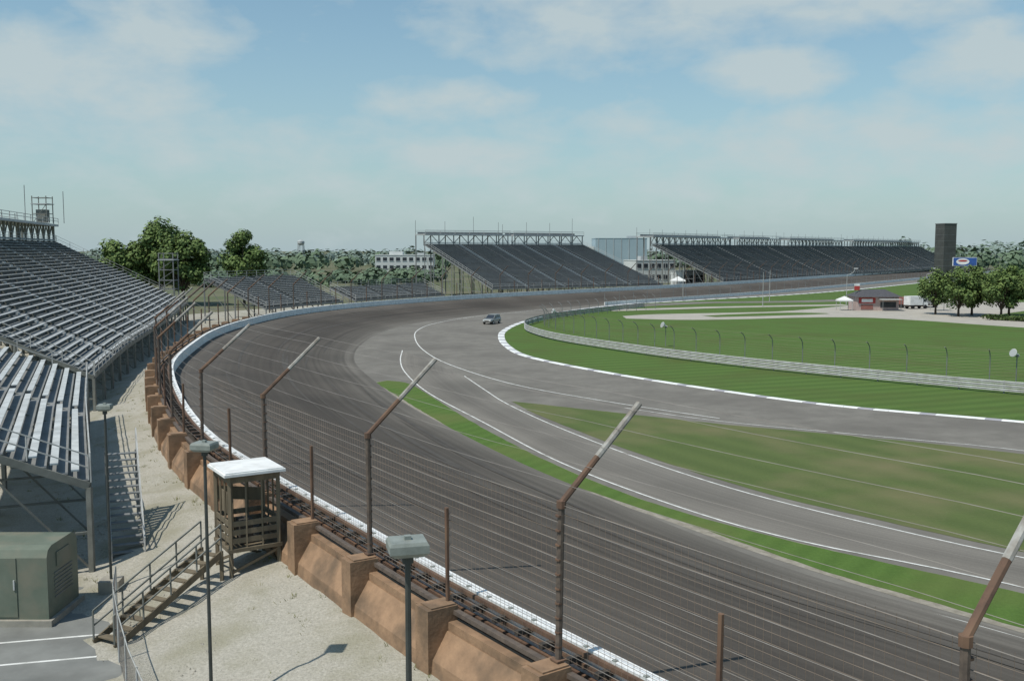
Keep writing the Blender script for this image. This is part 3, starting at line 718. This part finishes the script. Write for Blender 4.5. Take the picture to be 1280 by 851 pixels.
def tent(x,y,w,h,k='tent'):
    mb=MB()
    for a in(-1,1):
        for b in(-1,1): mb.pipe((x+a*w/2,y+b*w/2,0),(x+a*w/2,y+b*w/2,h),.06,'rail',6)
    e=w/2+.15
    mb.add([(x-e,y-e,h-.3),(x+e,y-e,h-.3),(x+e,y+e,h-.3),(x-e,y+e,h-.3),(x-e,y-e,h),(x+e,y-e,h),(x+e,y+e,h),(x-e,y+e,h),(x,y,h+w*.32)],[(0,1,5,4),(1,2,6,5),(2,3,7,6),(3,0,4,7),(4,5,8),(5,6,8),(6,7,8),(7,4,8)],k)
    mb.build('canopy_tent')
tent(52,312,4,3.6); tent(93,216,3,2.4); tent(72.5,217,2.6,2.3)

mb=MB(); tx,ty=133.5,308
mb.box((tx,ty,12.2),(4.3,4.3,17.6),'tower',.25); mb.box((tx,ty,1.7),(3.4,3.4,3.4),'concrete',.25)
for i in range(9): mb.box((tx,ty,4.4+i*1.9),(4.36,4.36,.07),'frame',.25)
mb.box((tx,ty,21.1),(4.5,4.5,.22),'frame',.25)
mb.build('scoreboard_tower')
mb=MB(); bx,by=117,258
mb.box((bx,by,10.1),(6.0,.4,2.0),'blue'); mb.box((bx,by,10.1),(6.2,.3,2.2),'white')
vs=[(bx+1.7*math.cos(t)-.6,by-.23,10.1+.8*math.sin(t)) for t in [i*math.pi/12 for i in range(24)]]
mb.add(vs,[tuple(range(24))],'white')
vs=[(bx+1.2*math.cos(t)-.6,by-.25,10.1+.25*math.sin(t)+.2) for t in [i*math.pi/12 for i in range(24)]]
mb.add(vs,[tuple(range(24))],'red')
for a in(-2.4,2.4): mb.beam((bx+a,by+.1,0),(bx+a,by+.1,9.0),.3,.3,'frame')
mb.build('advertising_billboard')
def mast(x,y,h,arm=True):
    mb=MB(); mb.pipe((x,y,0),(x,y,h),.10,'rail',6,.05)
    if arm:
        pv=Vector((x,y,h))
        for i in range(5):
            a=(i+1)*.35; nx=Vector((x+1.8*math.sin(a),y,h+1.4*(1-math.cos(a)) *.6+.3*a)); mb.pipe(pv,nx,.06,'rail',5); pv=nx
        mb.box((pv.x+.3,pv.y,pv.z),(.9,.35,.16),'white')
    mb.build('street_lamp')
mast(80,238,7.2); mast(58,230,8,False); mast(45,262,9,False); mast(104,250,7); mast(66,255,8,False)

# ---------------------------------------------------------------- car
mb=MB(); cx,cy,rz=-3.6,177.5,math.radians(-112)
c,s=math.cos(rz),math.sin(rz)
def q(a,b,z): return (cx+a*c-b*s,cy+a*s+b*c,z+.02)
secs=[(-2.3,.45,.95,.80),(-2.2,.35,1.05,.88),(-1.2,.3,1.08,.92),(.6,.3,1.05,.92),(1.5,.32,.98,.9),(2.2,.38,.85,.84),(2.35,.45,.7,.76)]
vs=[];n=8
for a,zb,zt,w in secs:
    vs+=[q(a,-w*.9,zb),q(a,-w,zb+.15),q(a,-w,zt-.18),q(a,-w*.88,zt),q(a,w*.88,zt),q(a,w,zt-.18),q(a,w,zb+.15),q(a,w*.9,zb)]
fs=[tuple(range(n)),tuple(range((len(secs)-1)*n,len(secs)*n))[::-1]]
for i in range(len(secs)-1):
    for j in range(n): fs.append((i*n+j,i*n+(j+1)%n,(i+1)*n+(j+1)%n,(i+1)*n+j))
mb.add(vs,fs,'carpaint')
mb.add([q(-2.15,-.8,1.04),q(-1.95,-.68,1.58),q(.05,-.68,1.6),q(1.0,-.8,1.03),q(-2.15,.8,1.04),q(-1.95,.68,1.58),q(.05,.68,1.6),q(1.0,.8,1.03)],[(0,1,2,3),(7,6,5,4),(0,4,5,1),(2,6,7,3),(1,5,6,2)],'glass')
mb.add([q(-2.0,-.7,1.585),q(.1,-.7,1.605),q(.1,.7,1.605),q(-2.0,.7,1.585),q(-1.9,-.6,1.66),q(0,-.6,1.67),q(0,.6,1.67),q(-1.9,.6,1.66)],[(0,1,5,4),(1,2,6,5),(2,3,7,6),(3,0,4,7),(4,5,6,7)],'carpaint')
for sg in(-1,1):
    mb.beam(q(1.02,sg*.79,1.03),q(.07,sg*.69,1.61),.07,.07,'carpaint'); mb.beam(q(-.4,sg*.8,1.03),q(-.4,sg*.69,1.6),.08,.06,'carpaint'); mb.beam(q(-1.4,sg*.8,1.03),q(-1.4,sg*.69,1.6),.08,.06,'carpaint')
    mb.box(q(2.31,sg*.6,.72),(.1,.32,.14),'white',rz); mb.box(q(.75,sg*.98,1.08),(.15,.2,.14),'darkgap',rz)
    for a in(-1.4,1.45):
        mb.pipe(q(a,sg*.72,.33),q(a,sg*.94,.33),.35,'tyre',16); mb.pipe(q(a,sg*.94,.33),q(a,sg*.955,.33),.2,'rail',12)
mb.box(q(2.34,0,.6),(.06,.8,.16),'darkgap',rz)
mb.build('car')

# ---------------------------------------------------------------- trees
def tree(name,x,y,z,h,w,th,nl,ls,seed,mats=('leafA','leafB','leafC'),ncl=44):
    r=random.Random(seed); mb=MB()
    mb.pipe((x,y,z),(x,y,z+th),w*.03,'bark',8,w*.022)
    cz=z+th+(h-th)*.46; ch=(h-th)*.5; cl=[]
    for i in range(ncl):
        while True:
            a,b,c=r.uniform(-1,1),r.uniform(-1,1),r.uniform(-1,1)
            d=math.sqrt(a*a+b*b+c*c)
            if .3<d<1: break
        taper=1-.3*max(0,c)
        cl.append((x+a*w*.40*taper,y+b*w*.40*taper,cz+c*ch*.84,w*r.uniform(.11,.19)))
    for i,cc in enumerate(cl):
        if i%2==0:
            st=Vector((x,y,z+th*r.uniform(.7,1.0))); e=Vector(cc[:3]); mid=(st+e)/2+Vector((0,0,w*.05))
            mb.pipe(st,mid,w*.013,'bark',5,w*.008); mb.pipe(mid,e,w*.008,'bark',5,w*.003)
    per=nl//len(cl)
    for cc in cl:
        for j in range(per):
            u=Vector((r.gauss(0,1),r.gauss(0,1),r.gauss(0,1))).normalized(); rad=cc[3]*r.random()**.4
            p=Vector(cc[:3])+Vector((u.x*rad,u.y*rad,u.z*rad*.8))
            nrm=(u+Vector((r.uniform(-.5,.5),r.uniform(-.5,.5),r.uniform(-.1,.9)))).normalized()
            t=nrm.cross(Vector((r.uniform(-1,1),r.uniform(-1,1),r.uniform(-1,1)))).normalized(); b2=nrm.cross(t)
            q_=ls*r.uniform(.6,1.3); 
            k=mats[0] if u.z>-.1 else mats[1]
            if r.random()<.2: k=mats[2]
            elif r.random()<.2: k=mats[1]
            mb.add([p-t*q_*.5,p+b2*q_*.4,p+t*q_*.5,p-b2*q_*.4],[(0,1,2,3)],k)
    mb.build(name)
tree('deciduous_tree',-92,236,0,16.8,16,4,8500,.75,1)
tree('deciduous_tree',-84.5,240,0,21.6,18,5,11000,.75,2,ncl=56)
tree('deciduous_tree',-77.5,235,0,18.8,14,4,8500,.7,3)
tree('deciduous_tree',-63.5,236,0,19.2,12,4,8000,.65,4,ncl=52)
for i,(x,y,h,w) in enumerate([(86.5,203,10.2,8.4),(88.5,197,10.6,8.8),(93,201,11,9),(95.5,194,10.8,9),(99.5,199,11,9),(103,193,11,9),(106.5,198,11,9),(110,190,11,9),(116,188,11,9)]):
    tree('shade_tree',x,y,0,h,w,1.7,4600,.46,20+i,ncl=42)

mb=MB(); r=random.Random(9)
for i in range(520):
    az=math.radians(r.uniform(-36,40)); d=r.uniform(640,1200); x,y=d*math.sin(az),d*math.cos(az)
    h=r.uniform(7,12.5); w=r.uniform(12,24)
    if d>850: h+=2.5
    if az>math.radians(20): h*=1.55
    if r.random()<.1: h*=1.2
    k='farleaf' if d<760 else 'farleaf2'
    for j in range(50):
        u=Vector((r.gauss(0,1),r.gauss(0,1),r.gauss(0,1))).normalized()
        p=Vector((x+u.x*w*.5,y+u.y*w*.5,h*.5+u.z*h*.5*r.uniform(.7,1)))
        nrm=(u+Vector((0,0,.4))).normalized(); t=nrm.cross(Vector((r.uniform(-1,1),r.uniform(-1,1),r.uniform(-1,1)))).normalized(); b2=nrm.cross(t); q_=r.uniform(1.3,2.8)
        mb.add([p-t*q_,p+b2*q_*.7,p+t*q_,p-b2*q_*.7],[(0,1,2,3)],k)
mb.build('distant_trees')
mb=MB()
for i in range(50):
    x=r.uniform(-150,-30); y=r.uniform(350,430); h=r.uniform(4,7.2); w=r.uniform(6,11)
    for j in range(110):
        u=Vector((r.gauss(0,1),r.gauss(0,1),r.gauss(0,1))).normalized()
        p=Vector((x+u.x*w*.5,y+u.y*w*.5,h*.5+u.z*h*.5*r.uniform(.7,1)))
        nrm=(u+Vector((0,0,.4))).normalized(); t=nrm.cross(Vector((r.uniform(-1,1),r.uniform(-1,1),r.uniform(-1,1)))).normalized(); b2=nrm.cross(t); q_=r.uniform(.6,1.3)
        mb.add([p-t*q_,p+b2*q_*.7,p+t*q_,p-b2*q_*.7],[(0,1,2,3)],'farleaf')
mb.build('background_trees')
mb=MB()
for i in range(3200):
    t=r.random(); x=90+t*40+r.uniform(-1.2,1.2); y=188-t*40+r.uniform(-1.5,1.5)
    z=r.uniform(.1,.95); q_=.3
    n_=Vector((r.uniform(-1,1),r.uniform(-1,1),r.uniform(.2,1))).normalized(); a=n_.cross(Vector((0,1,.1))).normalized(); b2=n_.cross(a); p=Vector((x,y,z))
    mb.add([p-a*q_,p+b2*q_*.7,p+a*q_,p-b2*q_*.7],[(0,1,2,3)],'hedge')
mb.build('hedge')

# ---------------------------------------------------------------- sky, sun, camera
sunv=Vector((-.41,-.33,.90)).normalized()
el=math.asin(sunv.z); az=math.atan2(sunv.x,sunv.y)
w=bpy.data.worlds.new('World'); scene.world=w; w.use_nodes=True; nt=w.node_tree; L=nt.links
bg=nt.nodes['Background']; bg.inputs['Strength'].default_value=.12
sky=_n(nt,'ShaderNodeTexSky'); sky.sky_type='NISHITA'; sky.sun_disc=False; sky.sun_elevation=el; sky.sun_rotation=az%(2*math.pi)
sky.air_density=1.0; sky.dust_density=.7; sky.ozone_density=1.0; sky.altitude=200
tc=_n(nt,'ShaderNodeTexCoord'); sp=_n(nt,'ShaderNodeSeparateXYZ'); L.new(tc.outputs['Generated'],sp.inputs[0])
def mth(op,a,b=None,c=None,clamp=False):
    n=_n(nt,'ShaderNodeMath',operation=op,use_clamp=clamp)
    for i,x in enumerate((a,b,c)):
        if x is None: continue
        if isinstance(x,(int,float)): n.inputs[i].default_value=x
        else: L.new(x,n.inputs[i])
    return n.outputs[0]
AZ=mth('ARCTAN2',sp.outputs[0],sp.outputs[1]); EL=mth('ARCSINE',sp.outputs[2])
cb=_n(nt,'ShaderNodeCombineXYZ'); L.new(mth('MULTIPLY',AZ,5),cb.inputs[0]); L.new(mth('MULTIPLY',EL,10),cb.inputs[1])
no=_n(nt,'ShaderNodeTexNoise'); no.inputs['Scale'].default_value=2.6; no.inputs['Detail'].default_value=10; no.inputs['Roughness'].default_value=.56; no.inputs['Distortion'].default_value=.15
L.new(cb.outputs[0],no.inputs['Vector'])
masks=[(.22,.245,.36,.065,1.1),(.05,.215,.17,.055,.9),(-.44,.155,.19,.065,1.1),(-.33,.20,.09,.05,1.1),(.25,.165,.09,.035,1.15),(.44,.165,.09,.045,1.2),(-.06,.145,.11,.03,.85),(-.04,.09,.11,.027,1.15),(.33,.10,.28,.05,.95),(-.3,.10,.3,.04,.7),(.1,.06,.7,.04,.5),(.1,.12,.3,.03,.5)]
tot=None
for ca,ce,ra,re,ww in masks:
    d=mth('ADD',mth('POWER',mth('ABSOLUTE',mth('DIVIDE',mth('SUBTRACT',AZ,ca),ra)),2),mth('POWER',mth('ABSOLUTE',mth('DIVIDE',mth('SUBTRACT',EL,ce),re)),2))
    m_=mth('MULTIPLY',mth('SUBTRACT',1,d,clamp=True),ww)
    tot=m_ if tot is None else mth('MAXIMUM',tot,m_)
dens=mth('MULTIPLY',mth('SUBTRACT',mth('ADD',no.outputs['Fac'],mth('MULTIPLY',tot,.40)),.56),2.7,clamp=True)
dens=mth('MULTIPLY',dens,.85)
tint=_n(nt,'ShaderNodeMixRGB',blend_type='MULTIPLY'); tint.inputs[0].default_value=1; tint.inputs[2].default_value=(.80,1.02,.98,1); L.new(sky.outputs[0],tint.inputs[1])
hz=_n(nt,'ShaderNodeMixRGB'); L.new(mth('MULTIPLY',mth('EXPONENT',mth('MULTIPLY',mth('MAXIMUM',EL,0),-6.0)),.92),hz.inputs[0]); L.new(tint.outputs[0],hz.inputs[1]); hz.inputs[2].default_value=(3.25,4.1,4.45,1)
mx=_n(nt,'ShaderNodeMixRGB'); L.new(dens,mx.inputs[0]); L.new(hz.outputs[0],mx.inputs[1]); mx.inputs[2].default_value=(4.3,5.0,5.15,1)
L.new(mx.outputs[0],bg.inputs['Color'])

sd_=bpy.data.lights.new('sun','SUN'); sd_.energy=3.9; sd_.angle=math.radians(.6); sd_.color=(1,.95,.86)
so=bpy.data.objects.new('sun',sd_); so.rotation_euler=(-sunv).to_track_quat('-Z','Y').to_euler(); scene.collection.objects.link(so)

cd=bpy.data.cameras.new('camera'); cd.sensor_width=36; cd.lens=34.99; cd.clip_start=.1; cd.clip_end=12000
co=bpy.data.objects.new('camera',cd); co.location=(0,0,13.2); co.rotation_euler=(math.radians(90-5.213),0,0); scene.collection.objects.link(co); scene.camera=co
